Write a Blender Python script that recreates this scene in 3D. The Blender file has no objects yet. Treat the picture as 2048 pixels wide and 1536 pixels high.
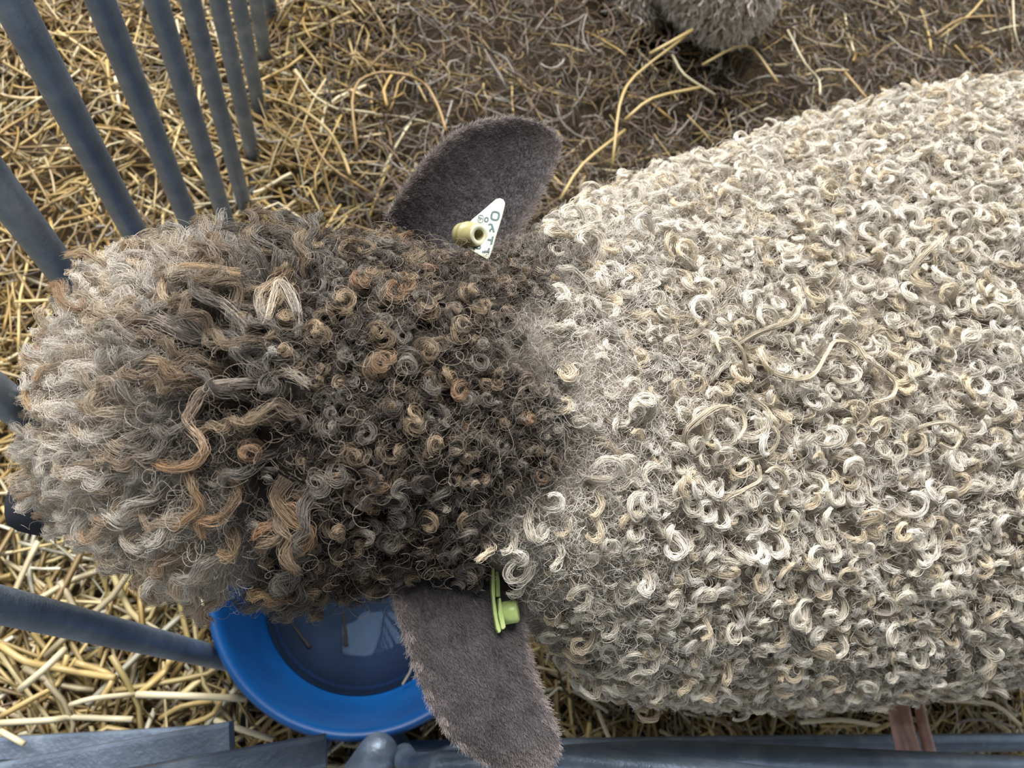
import bpy, bmesh, math, random
import numpy as np
from mathutils import Vector, Matrix
rng = np.random.default_rng(7)
random.seed(7)
scene = bpy.context.scene
COL = scene.collection
TAU = 2 * math.pi

# ------------------------------------------------------------------ camera
F = 1540.0                      # focal length in pixels of a 2048 x 1536 frame
H = 1.15                        # camera height above the floor
_n = np.array([(735 - 1024) / F, -(1340 - 768) / F, -1.0]); _n /= np.linalg.norm(_n)
_Z = -_n
_X = np.array([1.0, 0, 0]) - _Z[0] * _Z; _X /= np.linalg.norm(_X)
R = np.stack([_X, np.cross(_Z, _X), _Z])       # world = R @ camera
EYE = np.array([0, 0, H])
def at(px, py, z):
    d = R @ np.array([(px - 1024) / F, -(py - 768) / F, -1.0])
    return EYE + (z - H) / d[2] * d
def proj(P):
    c = (np.asarray(P, float) - EYE) @ R
    return 1024 + F * c[..., 0] / -c[..., 2], 768 - F * c[..., 1] / -c[..., 2]
cam = bpy.data.cameras.new('camera')
cam.sensor_width = 36.0
cam.lens = 36.0 * F / 2048
cam.clip_start = 0.02
cam.dof.use_dof = True
cam.dof.focus_distance = 0.46
cam.dof.aperture_fstop = 11.0
co = bpy.data.objects.new('camera', cam); COL.objects.link(co)
M4 = Matrix([list(R[i]) + [EYE[i]] for i in range(3)] + [[0, 0, 0, 1]])
co.matrix_world = M4
scene.camera = co

# ------------------------------------------------------------------ light
world = bpy.data.worlds.new('overcast_sky'); scene.world = world
world.use_nodes = True
bg = world.node_tree.nodes['Background']
bg.inputs[0].default_value = (0.88, 0.94, 1.0, 1)
bg.inputs[1].default_value = 0.9
sun = bpy.data.lights.new('daylight', 'SUN')
sun.energy = 8.0
sun.angle = math.radians(45)
sun.color = (1.0, 0.97, 0.93)
so = bpy.data.objects.new('daylight', sun); COL.objects.link(so)
so.rotation_euler = Vector((0.14, -0.62, -0.78)).to_track_quat('-Z', 'Y').to_euler()
vs = scene.view_settings
vs.view_transform = 'Standard'; vs.look = 'None'; vs.gamma = 1.0
vs.use_curve_mapping = False
vs.exposure = 0.0

# ------------------------------------------------------------------ helpers
def link(o, parent=None):
    COL.objects.link(o)
    if parent is not None: o.parent = parent
    return o
def empty(name, parent=None):
    o = bpy.data.objects.new(name, None); o.empty_display_size = 0.05
    return link(o, parent)
def tag(o, label=None, cat=None, group=None, kind=None):
    for k, v in (('label', label), ('category', cat), ('group', group), ('kind', kind)):
        if v: o[k] = v
    return o
def mesh_obj(name, V, Fc, mat, parent=None, smooth=True, col=None):
    me = bpy.data.meshes.new(name)
    me.from_pydata([tuple(map(float, v)) for v in V], [], [tuple(map(int, f)) for f in Fc])
    me.materials.append(mat)
    if smooth: me.shade_smooth()
    if col is not None:
        a = me.color_attributes.new('col', 'FLOAT_COLOR', 'POINT')
        a.data.foreach_set('color', np.c_[col, np.ones(len(col))].astype(np.float32).ravel())
    return link(bpy.data.objects.new(name, me), parent)
def frames(C):
    """tangent and two normals along a polyline (K,3)"""
    C = np.asarray(C, float)
    T = np.gradient(C, axis=0); T /= np.linalg.norm(T, axis=1, keepdims=True) + 1e-12
    up = np.array([0, 0, 1.0]) if abs(T[0][2]) < 0.9 else np.array([1.0, 0, 0])
    N = []
    n = np.cross(T[0], up); n /= np.linalg.norm(n)
    for t in T:
        n = n - n.dot(t) * t; n /= np.linalg.norm(n) + 1e-12; N.append(n)
    N = np.array(N)
    return T, N, np.cross(T, N)
def tube(C, rad, sides=16, cap='round'):
    """round tube along polyline C; returns V, F"""
    C = np.asarray(C, float); K = len(C); rad = np.broadcast_to(np.asarray(rad, float), (K,)).copy()
    if cap == 'round':
        T, _, _ = frames(C)
        a0 = [(C[0] - T[0] * rad[0] * math.sin(q), rad[0] * math.cos(q)) for q in (1.5, 1.05, .6, .25)]
        a1 = [(C[-1] + T[-1] * rad[-1] * math.sin(q), rad[-1] * math.cos(q)) for q in (.25, .6, 1.05, 1.5)]
        C = np.array([p for p, _ in a0] + list(C) + [p for p, _ in a1])
        rad = np.r_[[r for _, r in a0], rad, [r for _, r in a1]]; K = len(C)
    T, N, B = frames(C)
    an = np.linspace(0, TAU, sides, endpoint=False)
    V = (C[:, None] + rad[:, None, None] * (np.cos(an)[None, :, None] * N[:, None] + np.sin(an)[None, :, None] * B[:, None])).reshape(-1, 3)
    Fc = [(i * sides + j, i * sides + (j + 1) % sides, (i + 1) * sides + (j + 1) % sides, (i + 1) * sides + j) for i in range(K - 1) for j in range(sides)]
    Fc += [tuple(range(sides - 1, -1, -1)), tuple((K - 1) * sides + j for j in range(sides))]
    return V, Fc
def box_bar(A, B, w, h, up=(0, 0, 1)):
    """square section bar with small chamfers from A to B"""
    A, B = np.asarray(A, float), np.asarray(B, float)
    t = B - A; t /= np.linalg.norm(t); up = np.asarray(up, float)
    s = np.cross(t, up); s /= np.linalg.norm(s); u = np.cross(s, t)
    c = min(w, h) * 0.14
    prof = [(-w/2 + c, -h/2), (w/2 - c, -h/2), (w/2, -h/2 + c), (w/2, h/2 - c), (w/2 - c, h/2), (-w/2 + c, h/2), (-w/2, h/2 - c), (-w/2, -h/2 + c)]
    V = [P + a * s + b * u for P in (A, B) for a, b in prof]
    Fc = [(j, (j + 1) % 8, 8 + (j + 1) % 8, 8 + j) for j in range(8)] + [tuple(range(7, -1, -1)), tuple(range(8, 16))]
    return V, Fc
def lathe(prof, seg=96):
    V = [(r * math.cos(TAU * j / seg), r * math.sin(TAU * j / seg), z) for r, z in prof for j in range(seg)]
    Fc = [(i * seg + j, i * seg + (j + 1) % seg, (i + 1) * seg + (j + 1) % seg, (i + 1) * seg + j) for i in range(len(prof) - 1) for j in range(seg)]
    return V, Fc

# ------------------------------------------------------------------ materials
def new_mat(name):
    m = bpy.data.materials.new(name); m.use_nodes = True
    nt = m.node_tree; b = nt.nodes['Principled BSDF']
    return m, nt, b
def noise_col(nt, b, stops, scale=40, detail=6, coord='Object', rough=None, bump=0.0, bscale=None, stretch=None):
    tc = nt.nodes.new('ShaderNodeTexCoord'); src = tc.outputs[coord]
    if stretch:
        mp = nt.nodes.new('ShaderNodeMapping'); mp.inputs['Scale'].default_value = stretch
        nt.links.new(src, mp.inputs[0]); src = mp.outputs[0]
    no = nt.nodes.new('ShaderNodeTexNoise'); no.inputs['Scale'].default_value = scale; no.inputs['Detail'].default_value = detail
    nt.links.new(src, no.inputs['Vector'])
    cr = nt.nodes.new('ShaderNodeValToRGB'); e = cr.color_ramp.elements
    while len(e) < len(stops): e.new(0.5)
    for el, (p, c) in zip(e, stops): el.position = p; el.color = (*c, 1)
    nt.links.new(no.outputs[0], cr.inputs[0]); nt.links.new(cr.outputs[0], b.inputs['Base Color'])
    if bump:
        n2 = nt.nodes.new('ShaderNodeTexNoise'); n2.inputs['Scale'].default_value = bscale or scale * 3; n2.inputs['Detail'].default_value = 5
        nt.links.new(src, n2.inputs['Vector'])
        bp = nt.nodes.new('ShaderNodeBump'); bp.inputs['Strength'].default_value = bump; bp.inputs['Distance'].default_value = 0.003
        nt.links.new(n2.outputs[0], bp.inputs['Height']); nt.links.new(bp.outputs[0], b.inputs['Normal'])
    if rough is not None: b.inputs['Roughness'].default_value = rough
    return cr
def attr_mat(name, rough=0.5, spec=0.5, sheen=0.0, trans=0.0):
    m, nt, b = new_mat(name)
    a = nt.nodes.new('ShaderNodeAttribute'); a.attribute_name = 'col'
    nt.links.new(a.outputs['Color'], b.inputs['Base Color'])
    b.inputs['Roughness'].default_value = rough
    b.inputs['Specular IOR Level'].default_value = spec
    if sheen: b.inputs['Sheen Weight'].default_value = sheen
    return m
M_WOOL = attr_mat('wool_fibre', 0.42, 0.45)
M_HEADWOOL = attr_mat('head_wool_fibre', 0.45, 0.4)
M_FRIZZ = attr_mat('frizz_fibre', 0.6, 0.3)
M_SKIN = attr_mat('under_wool', 0.9, 0.1)
M_STRAW = attr_mat('straw', 0.42, 0.5)
M_HAY = attr_mat('hay', 0.65, 0.25)
M_STEEL, nt, b = new_mat('galvanised_steel')
noise_col(nt, b, [(0.25, (0.15, 0.20, 0.275)), (0.55, (0.22, 0.28, 0.37)), (0.8, (0.34, 0.40, 0.48))], 38, 9, rough=0.40, bump=0.25, bscale=260)
b.inputs['Metallic'].default_value = 0.45
M_DARKSTEEL, nt, b = new_mat('dark_steel')  # galvanised steel in darker tones, for the square bars of the low hurdle
noise_col(nt, b, [(0.25, (0.07, 0.095, 0.14)), (0.55, (0.12, 0.155, 0.215)), (0.8, (0.21, 0.255, 0.31))], 26, 9, rough=0.5, bump=0.3, bscale=200)
b.inputs['Metallic'].default_value = 0.4
M_BLUE, nt, b = new_mat('blue_plastic')
noise_col(nt, b, [(0.3, (0.0008, 0.052, 0.20)), (0.7, (0.0014, 0.085, 0.30))], 9, 6, rough=0.45, bump=0.12, bscale=70)
M_SOIL, nt, b = new_mat('trodden_litter')
noise_col(nt, b, [(0.3, (0.028, 0.019, 0.010)), (0.55, (0.065, 0.043, 0.02)), (0.8, (0.13, 0.09, 0.04))], 30, 10, rough=0.95, bump=0.9, bscale=160)
M_NOSE, nt, b = new_mat('dark_nose_skin')
noise_col(nt, b, [(0.3, (0.018, 0.02, 0.028)), (0.7, (0.04, 0.044, 0.058))], 60, 5, rough=0.5, bump=0.3, bscale=300)
M_EAR = attr_mat('ear_skin', 0.85, 0.15, 0.3)
M_TAG, nt, b = new_mat('cream_tag_plastic')
noise_col(nt, b, [(0.3, (0.62, 0.62, 0.42)), (0.7, (0.76, 0.76, 0.58))], 60, 4, rough=0.35)
b.inputs['Subsurface Weight'].default_value = 0.15; b.inputs['Subsurface Radius'].default_value = (0.004, 0.004, 0.003)
M_STUD, nt, b = new_mat('olive_stud_plastic')
noise_col(nt, b, [(0.3, (0.33, 0.29, 0.13)), (0.7, (0.46, 0.42, 0.21))], 80, 4, rough=0.35)
M_GREEN, nt, b = new_mat('green_tag_plastic')
noise_col(nt, b, [(0.3, (0.40, 0.52, 0.17)), (0.7, (0.50, 0.62, 0.26))], 60, 4, rough=0.35)
b.inputs['Subsurface Weight'].default_value = 0.15; b.inputs['Subsurface Radius'].default_value = (0.004, 0.004, 0.003)
M_INK, nt, b = new_mat('tag_ink')
noise_col(nt, b, [(0.3, (0.035, 0.075, 0.085)), (0.7, (0.07, 0.12, 0.13))], 200, 3, rough=0.6)
M_HAND, nt, b = new_mat('hand_skin')
noise_col(nt, b, [(0.3, (0.70, 0.42, 0.37)), (0.7, (0.80, 0.54, 0.48))], 60, 6, rough=0.5, bump=0.15, bscale=400)
b.inputs['Subsurface Weight'].default_value = 0.2; b.inputs['Subsurface Radius'].default_value = (0.006, 0.002, 0.001)
M_SLEEVE, nt, b = new_mat('dark_sleeve_cloth')
noise_col(nt, b, [(0.3, (0.02, 0.025, 0.04)), (0.7, (0.04, 0.045, 0.07))], 120, 5, rough=0.9, bump=0.4)
M_TWIG, nt, b = new_mat('dark_twig')
noise_col(nt, b, [(0.3, (0.003, 0.0025, 0.002)), (0.7, (0.012, 0.008, 0.005))], 200, 4, rough=0.8)

# ------------------------------------------------------------------ hair strands
def make_curves(name, P, rad, col, mat, parent=None):
    """P (N,K,3), rad (N,K), col (N,K,3) or (N,1,3)"""
    N, K = P.shape[:2]
    c = bpy.data.hair_curves.new(name)
    c.add_curves([K] * N)
    c.attributes['position'].data.foreach_set('vector', np.ascontiguousarray(P, np.float32).ravel())
    a = c.attributes.new('radius', 'FLOAT', 'POINT')
    a.data.foreach_set('value', np.ascontiguousarray(np.broadcast_to(rad, (N, K)), np.float32).ravel())
    a = c.attributes.new('col', 'FLOAT_COLOR', 'POINT')
    cc = np.ones((N, K, 4), np.float32); cc[..., :3] = np.clip(np.broadcast_to(col, (N, K, 3)), 0, 1)
    a.data.foreach_set('color', cc.ravel())
    c.materials.append(mat)
    return link(bpy.data.objects.new(name, c), parent)
def unit(v): return v / (np.linalg.norm(v, axis=-1, keepdims=True) + 1e-12)
def perp(n, t):
    t = t - (t * n).sum(-1, keepdims=True) * n
    return unit(t)
def sstep(a, b, x): 
    q = np.clip((x - a) / (b - a), 0, 1); return q * q * (3 - 2 * q)
def fibres(C, nf, thick, prof, frizz, frad):
    """C (L,K,3) lock centre lines, nf fibres each -> P (L,nf,K,3), radius (L,nf,K)"""
    L, K = C.shape[:2]
    s = np.linspace(0, 1, K)
    T = unit(np.gradient(C, axis=1))
    ref = unit(rng.normal(size=(L, 1, 3)))
    N1 = unit(np.cross(T, ref)); N2 = np.cross(T, N1)
    r = np.sqrt(rng.random((L, nf))) ; a = rng.random((L, nf)) * TAU
    o1, o2 = r * np.cos(a), r * np.sin(a)
    w = (np.asarray(thick).reshape(-1, 1) * prof[None])[:, None, :, None]
    P = C[:, None] + w * (o1[..., None, None] * N1[:, None] + o2[..., None, None] * N2[:, None])
    ph = rng.random((L, nf, 3, 1)) * TAU; fr = rng.uniform(0.6, 2.4, (L, nf, 3, 1))
    nz = np.sin(fr * TAU * s + ph) - np.sin(ph)
    P = P + (np.asarray(frizz).reshape(-1, 1, 1, 1) * nz.transpose(0, 1, 3, 2) * rng.uniform(0.2, 1.0, (L, nf, 1, 1)))
    rad = frad * rng.uniform(0.7, 1.25, (L, nf, 1)) * (1 - 0.55 * s ** 3)[None, None]
    return P, rad

# ------------------------------------------------------------------ floor
def ground_z(x, y):
    return 0.012 * np.sin(5.1 * x + 1.3) * np.cos(4.3 * y) + 0.008 * np.sin(13 * x + 2 * y) - 0.012
gx = np.linspace(-4.5, 5.5, 161); gy = np.linspace(-3.2, 5.0, 141)
GX, GY = np.meshgrid(gx, gy)
V = np.stack([GX, GY, ground_z(GX, GY)], -1).reshape(-1, 3)
nx, ny = len(gx), len(gy)
Fc = [(j * nx + i, j * nx + i + 1, (j + 1) * nx + i + 1, (j + 1) * nx + i) for j in range(ny - 1) for i in range(nx - 1)]
floor = mesh_obj('floor', V, Fc, M_SOIL); tag(floor, 'dark trodden barn floor under the straw', kind='structure')

# ------------------------------------------------------------------ roof sheet added out of view to cut overhead light
M_SHEET, nt, b = new_mat('shade_roof_sheet')
noise_col(nt, b, [(0.3, (0.10, 0.10, 0.10)), (0.7, (0.16, 0.16, 0.155))], 3, 6, rough=0.7)
cx = np.linspace(-4.5, 5.5, 301); RY = (-3.2, 0.7)
V = [(x, y, z0 + .022 * math.cos(x * TAU / .15)) for y, z0 in ((RY[0], 3.0), (RY[1], 2.6)) for x in cx]
m = len(cx)
roof = mesh_obj('shade_roof', V, [(i, i + 1, m + i + 1, m + i) for i in range(m - 1)], M_SHEET); tag(roof, 'unseen corrugated grey sheet added to shade the pen', kind='structure')

# ------------------------------------------------------------------ straw
def stalk_mesh(P, w, flat):
    """P (N,K,3), w (N,) half width -> V (N*K*4,3), quads"""
    N, K = P.shape[:2]
    T = unit(np.gradient(P, axis=1))
    up = unit(np.array([0, 0, 1.0]) + rng.normal(0, 0.5, (N, 1, 3)))
    S = unit(np.cross(T, up)); U = np.cross(S, T)
    w = w[:, None, None]; fl = flat[:, None, None]
    V = np.stack([P + S * w, P + U * w * fl, P - S * w, P - U * w * fl], 2)
    base = (np.arange(N) * K * 4)[:, None, None]
    k = (np.arange(K - 1) * 4)[None, :, None]; j = np.arange(4)[None, None]
    a = base + k + j; b_ = base + k + (j + 1) % 4
    Q = np.stack([a, b_, b_ + 4, a + 4], -1).reshape(-1, 4)
    caps = np.concatenate([base[:, 0] + np.array([[3, 2, 1, 0]]), base[:, 0] + (K - 1) * 4 + np.array([[0, 1, 2, 3]])])
    return V.reshape(-1, 3), np.concatenate([Q, caps])
def fast_mesh(name, V, Q, col, mat, parent=None, smooth=False):
    me = bpy.data.meshes.new(name)
    me.vertices.add(len(V)); me.vertices.foreach_set('co', V.astype(np.float32).ravel())
    me.loops.add(Q.size); me.loops.foreach_set('vertex_index', Q.astype(np.int32).ravel())
    me.polygons.add(len(Q)); me.polygons.foreach_set('loop_start', np.arange(0, Q.size, 4, dtype=np.int32))
    me.update(calc_edges=True)
    a = me.color_attributes.new('col', 'FLOAT_COLOR', 'POINT')
    a.data.foreach_set('color', np.c_[col, np.ones(len(col))].astype(np.float32).ravel())
    me.materials.append(mat)
    if smooth: me.shade_smooth()
    return link(bpy.data.objects.new(name, me), parent)
def pile(x, y):
    """height of the straw surface"""
    u, v = proj(np.stack([x, y, 0 * x], -1))
    h = 0.035 * np.exp(-((u - 590) / 110) ** 2) * (v < 520) + 0.02 * sstep(900, 1100, v) * (u < 500)
    h = h + 0.05 * np.exp(-(((u - 1050) / 260) ** 2 + ((v - 110) / 130) ** 2))
    return h
def straw_field(n, L, K, w, zr, bend, curl, region):
    x = rng.uniform(region[0], region[1], n); y = rng.uniform(region[2], region[3], n)
    th = rng.random(n) * TAU; ln = rng.uniform(*L, n)
    s = np.linspace(-0.5, 0.5, K)
    kink = rng.normal(0, bend, (n, 1)) * (rng.random((n, 1)) < .55) * np.tanh((s[None] - rng.uniform(-0.3, 0.3, (n, 1))) * 14) * 0.5
    ang = th[:, None] + kink + rng.normal(0, curl, (n, 1)) * s[None] * 2
    step = np.stack([np.cos(ang), np.sin(ang)], -1) * (ln / (K - 1))[:, None, None]
    xy = np.cumsum(step, 1); xy = xy - xy.mean(1, keepdims=True) + np.stack([x, y], -1)[:, None]
    z0 = rng.uniform(*zr, n) + pile(x, y) * rng.uniform(0.2, 1.0, n)
    z = z0[:, None] + rng.normal(0, 0.16, n)[:, None] * s * ln[:, None] + rng.normal(0, 0.0012, (n, K))
    P = np.concatenate([xy, np.maximum(z, 0.0)[..., None]], -1)
    return P, rng.uniform(*w, n)
def straw_cols(n, P, hay=False):
    u, v = proj(P.mean(1))
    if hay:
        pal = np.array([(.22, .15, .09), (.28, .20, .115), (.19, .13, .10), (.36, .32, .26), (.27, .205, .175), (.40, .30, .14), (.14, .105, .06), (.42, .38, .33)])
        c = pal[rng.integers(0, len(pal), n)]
    else:
        pal = np.array([(.58, .40, .14), (.66, .50, .22), (.44, .28, .085), (.80, .70, .46), (.30, .185, .06), (.62, .48, .26), (.50, .36, .13), (.36, .23, .08)])
        c = pal[rng.integers(0, len(pal), n)]
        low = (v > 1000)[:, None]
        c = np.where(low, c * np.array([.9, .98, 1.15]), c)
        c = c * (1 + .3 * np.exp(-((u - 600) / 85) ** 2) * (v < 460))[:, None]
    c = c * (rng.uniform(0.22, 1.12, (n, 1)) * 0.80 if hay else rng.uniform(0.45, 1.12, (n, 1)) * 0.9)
    return np.clip(c, 0, 1)
straw = tag(empty('straw_bedding'), 'golden loose straw bedding covering the pen floor', 'straw', kind='stuff')
def field(name, n, hay, L, K, w, zr, bend, curl, region, keep, parent, mat, single=0, pname='straw_stalk'):
    P, ww = straw_field(n, L, K, w, zr, bend, curl, region)
    u, v = proj(P.mean(1)); k = keep(u, v) & (np.hypot(P[..., 0] - BC[0], P[..., 1] - BC[1]).min(1) > 0.142)
    P, ww = P[k], ww[k]; n = len(P)
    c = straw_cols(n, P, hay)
    fl = rng.uniform(0.3, 0.8, n)
    if single:
        u, v = proj(P.mean(1)); inside = (u > 0) & (u < 2048) & (v > 0) & (v < 1536) & ~((u > 150) & (u < 1900) & (v > 450) & (v < 1380))
        score = np.where(inside, ww * (P[:, :, 2].mean(1) + 0.03) * L[1], 0)
        top = np.argsort(-score)[:single]
        m = np.zeros(n, bool); m[top] = True
        for i in top:
            V, Q = stalk_mesh(P[i:i + 1], ww[i:i + 1], fl[i:i + 1])
            fast_mesh(pname, V, Q, np.repeat(c[i:i + 1], len(V), 0), mat, parent)
        P, ww, c, fl = P[~m], ww[~m], c[~m], fl[~m]
    V, Q = stalk_mesh(P, ww, fl)
    o = fast_mesh(name, V, Q, np.repeat(c, K * 4, 0), mat, parent)
    o['kind'] = 'stuff'
    return o
REG = (-1.1, 2.0, -0.5, 2.05)
BC = np.array([-0.0105, 0.0999]); BR = 0.1697; BZ = 0.2226
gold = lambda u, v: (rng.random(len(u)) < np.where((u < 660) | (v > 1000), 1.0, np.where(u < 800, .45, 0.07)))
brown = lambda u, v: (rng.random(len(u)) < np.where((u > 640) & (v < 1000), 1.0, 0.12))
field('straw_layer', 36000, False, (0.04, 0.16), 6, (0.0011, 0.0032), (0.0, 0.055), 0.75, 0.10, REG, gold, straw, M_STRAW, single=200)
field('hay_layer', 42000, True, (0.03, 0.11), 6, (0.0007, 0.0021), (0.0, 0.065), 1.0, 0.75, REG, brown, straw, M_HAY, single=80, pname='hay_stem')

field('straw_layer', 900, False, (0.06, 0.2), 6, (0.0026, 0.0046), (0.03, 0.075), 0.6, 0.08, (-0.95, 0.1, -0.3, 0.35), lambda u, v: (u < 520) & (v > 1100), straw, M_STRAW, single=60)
def stalk(pts, z, w, c, name='straw_stalk'):
    C = np.array([at(x, y, z + .012 * math.sin(2.1 * i)) for i, (x, y) in enumerate(pts)])
    tt = np.linspace(0, len(C) - 1, 3 * (len(C) - 1) + 1); C = np.stack([np.interp(tt, np.arange(len(C)), C[:, k]) for k in range(3)], 1)
    C[1:-1] = (C[:-2] + 2 * C[1:-1] + C[2:]) / 4
    V, Fc = tube(C, np.full(len(C), w * .85), 6, cap='flat')
    mesh_obj(name, V, Fc, M_STRAW, straw, col=np.tile(np.array(c, float), (len(V), 1)))
YEL, PAL, OCH = (.46, .34, .14), (.58, .51, .34), (.34, .22, .085)
for pts, z, w, c in (([(715, 305), (702, 200), (716, 160), (760, 143), (820, 150), (856, 172), (880, 220), (892, 262)], .10, .0030, OCH),
                     ([(1225, 330), (1238, 205), (1262, 155), (1385, 62)], .10, .0030, YEL), ([(1300, 108), (1385, 60)], .12, .0042, YEL), ([(1405, 130), (1470, 92), (1505, 92), (1555, 165)], .10, .0032, YEL),
                     ([(1250, 240), (1300, 195), (1400, 175)], .09, .0034, YEL), ([(1345, 110), (1365, 150), (1430, 190)], .08, .0030, PAL), ([(1575, 60), (1610, 130), (1640, 160), (1640, 190)], .08, .0026, PAL),
                     ([(600, 215), (660, 260), (690, 320), (700, 350)], .09, .0034, YEL), ([(610, 250), (650, 330), (740, 385)], .08, .0028, OCH), ([(1120, 400), (1160, 330), (1250, 260)], .08, .0034, YEL),
                     ([(1880, 75), (1940, 30), (1965, 0)], .08, .0030, YEL), ([(1870, 70), (1920, 35), (1990, 32)], .085, .0026, OCH), ([(2026, 0), (2028, 60), (2040, 100)], .08, .0022, PAL), ([(1690, 145), (1740, 205)], .08, .0030, OCH),
                     ([(273, 1389), (380, 1392), (492, 1397)], .10, .0050, PAL), ([(0, 1446), (110, 1440), (140, 1434), (265, 1439)], .09, .0044, PAL), ([(430, 1441), (480, 1458), (545, 1479)], .13, .0040, PAL),
                     ([(0, 1462), (48, 1488)], .13, .0040, PAL), ([(0, 1290), (50, 1325), (120, 1338), (190, 1350), (230, 1355)], .09, .0048, YEL), ([(40, 1378), (90, 1338), (130, 1298)], .12, .0048, PAL),
                     ([(0, 1434), (60, 1400), (120, 1370), (135, 1310)], .08, .0040, YEL), ([(195, 1410), (228, 1360), (215, 1345), (150, 1325)], .09, .0044, YEL), ([(275, 1390), (300, 1370), (330, 1345), (340, 1318)], .09, .0044, YEL),
                     ([(140, 1410), (180, 1397), (270, 1388)], .10, .0036, PAL), ([(375, 1450), (430, 1430), (450, 1380)], .08, .0040, YEL), ([(320, 1437), (360, 1412), (440, 1400)], .075, .0040, YEL),
                     ([(1600, 1445), (1680, 1438), (1760, 1452)], .06, .0036, PAL), ([(1750, 1462), (1772, 1450), (1800, 1440)], .09, .0036, YEL), ([(1900, 1400), (1990, 1405), (2040, 1450)], .07, .0040, PAL), ([(1195, 1420), (1215, 1470), (1240, 1520)], .10, .0034, PAL)):
    stalk(pts, z, w, c)

# ------------------------------------------------------------------ hurdles
def bar(name, C, r, parent, sides=18, mat=None):
    return mesh_obj(name, *tube(C, r, sides), mat or M_STEEL, parent)
hur = tag(empty('pen_hurdle'), 'row of upright galvanised tubes standing in the straw beside the head', 'hurdle', 'galvanised hurdles round the pen')
HX = -0.236
for y in (0.160, 0.272, 0.378, 0.488, 0.596, 0.689, 0.790, 0.884, 0.985, 1.075, 1.175, 1.275):
    bar('bar', [(HX, y, 0.0), (HX, y, 0.5), (HX, y, 1.0)], 0.0114, hur)
bar('top_rail', [(HX, 0.10, 1.0), (HX, 0.7, 1.0), (HX, 1.40, 1.0)], 0.014, hur)
bar('bottom_rail', [(HX, 0.10, 0.004), (HX, 0.7, 0.004), (HX, 1.40, 0.004)], 0.010, hur)
bar('end_post', [(HX, 1.40, 0), (HX, 1.40, 0.5), (HX, 1.40, 1.0)], 0.014, hur)

low = tag(empty('pen_hurdle'), 'low hurdle of square rails at the corner beside the blue bucket', 'hurdle', 'galvanised hurdles round the pen')
def sq(name, A, B, w, h, parent): return mesh_obj(name, *box_bar(A, B, w, h), M_DARKSTEEL, parent, smooth=False)
A, B = at(0, 1210, 0.55), at(439, 1316, 0.15); d = (B - A) / np.linalg.norm(B - A)
bar('leaning_post', [A - d * 0.45, A, B, B + d * 0.14], 0.0128, low)
sq('rail', (-0.62, -0.094, 0.10), (-0.165, -0.074, 0.10), 0.026, 0.03, low)
sq('rail', (-0.62, -0.142, 0.28), (-0.128, -0.0615, 0.28), 0.028, 0.034, low)
sq('rail', (-0.62, -0.155, 0.43), (-0.030, -0.062, 0.43), 0.024, 0.034, low)
bar('post', [(-0.60, -0.12, 0.0), (-0.60, -0.12, 0.25), (-0.60, -0.12, 0.60)], 0.014, low)
bar('post', [(-0.05, -0.085, 0.0), (-0.05, -0.085, 0.25), (-0.05, -0.085, 0.415)], 0.011, low)
sq('foot', (-0.172, 0.02, 0.02), (-0.150, -0.085, 0.02), 0.024, 0.01, low)

rig = tag(empty('pen_hurdle'), 'hurdle of round rails running under the flank of the pale sheep', 'hurdle', 'galvanised hurdles round the pen')
bar('rail', [(0.062, -0.072, 0.47), (0.16, -0.069, 0.47), (0.30, -0.083, 0.47), (0.9, -0.16, 0.47), (1.6, -0.25, 0.47)], 0.0115, rig)
bar('rail', [(0.052, -0.087, 0.32), (0.2, -0.082, 0.32), (0.30, -0.079, 0.32), (0.71, -0.1, 0.32), (1.6, -0.16, 0.32)], 0.0118, rig)
bar('rail', [(0.052, -0.088, 0.16), (0.45, -0.088, 0.16), (0.86, -0.09, 0.16), (1.6, -0.11, 0.16)], 0.0115, rig)
bar('post', [(0.045, -0.088, 0.0), (0.045, -0.088, 0.2), (0.045, -0.086, 0.33), (0.05, -0.08, 0.42), (0.062, -0.073, 0.465)], 0.0125, rig)
bar('post', [(1.55, -0.17, 0.0), (1.55, -0.2, 0.3), (1.55, -0.24, 0.6)], 0.013, rig)
bar('brace', [(-0.012, -0.125, 0.20), (0.006, -0.097, 0.235), (0.016, -0.082, 0.25)], 0.021, rig)

# ------------------------------------------------------------------ blue bucket
bk = tag(empty('feed_bucket'), 'round blue plastic feed bucket under the dark woolly head', 'bucket')
bk.location = (BC[0], BC[1], 0)
prof = [(0.0, 0.022), (0.06, 0.022), (0.110, 0.022), (0.124, 0.026), (0.130, 0.034), (0.140, 0.09), (0.150, 0.15), (0.158, 0.20), (0.160, 0.213), (0.163, 0.219), (0.167, BZ), (0.171, 0.2215), (0.173, 0.217), (0.1725, 0.212), (0.169, 0.209), (0.1655, 0.208), (0.163, 0.20), (0.155, 0.15), (0.145, 0.09), (0.136, 0.012), (0.13, 0.006), (0.0, 0.006)]
mesh_obj('bucket_body', *lathe(prof), M_BLUE, bk)
for k, (zz, rr) in enumerate(((0.185, 0.1605),)):
    ring = [(rr * math.cos(a), rr * math.sin(a), zz) for a in np.linspace(0, TAU, 65)]
    mesh_obj('moulded_ring', *tube(ring, 0.0022, 8, cap='flat'), M_BLUE, bk)
M_WATER, nt, b = new_mat('murky_water')
noise_col(nt, b, [(0.3, (0.10, 0.16, 0.24)), (0.7, (0.18, 0.26, 0.36))], 14, 5, rough=0.04, bump=0.03, bscale=25)
b.inputs['Transmission Weight'].default_value = 0.9; b.inputs['IOR'].default_value = 1.33
wt = tag(mesh_obj('water', *lathe([(0.0, .0235), (.118, .0235), (.1285, .034), (.1312, .048), (.06, .048), (0.0, .048)], 64), M_WATER), 'shallow dark water in the bottom of the blue bucket', 'water', kind='stuff')
wt.location = (BC[0], BC[1], 0)
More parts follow.
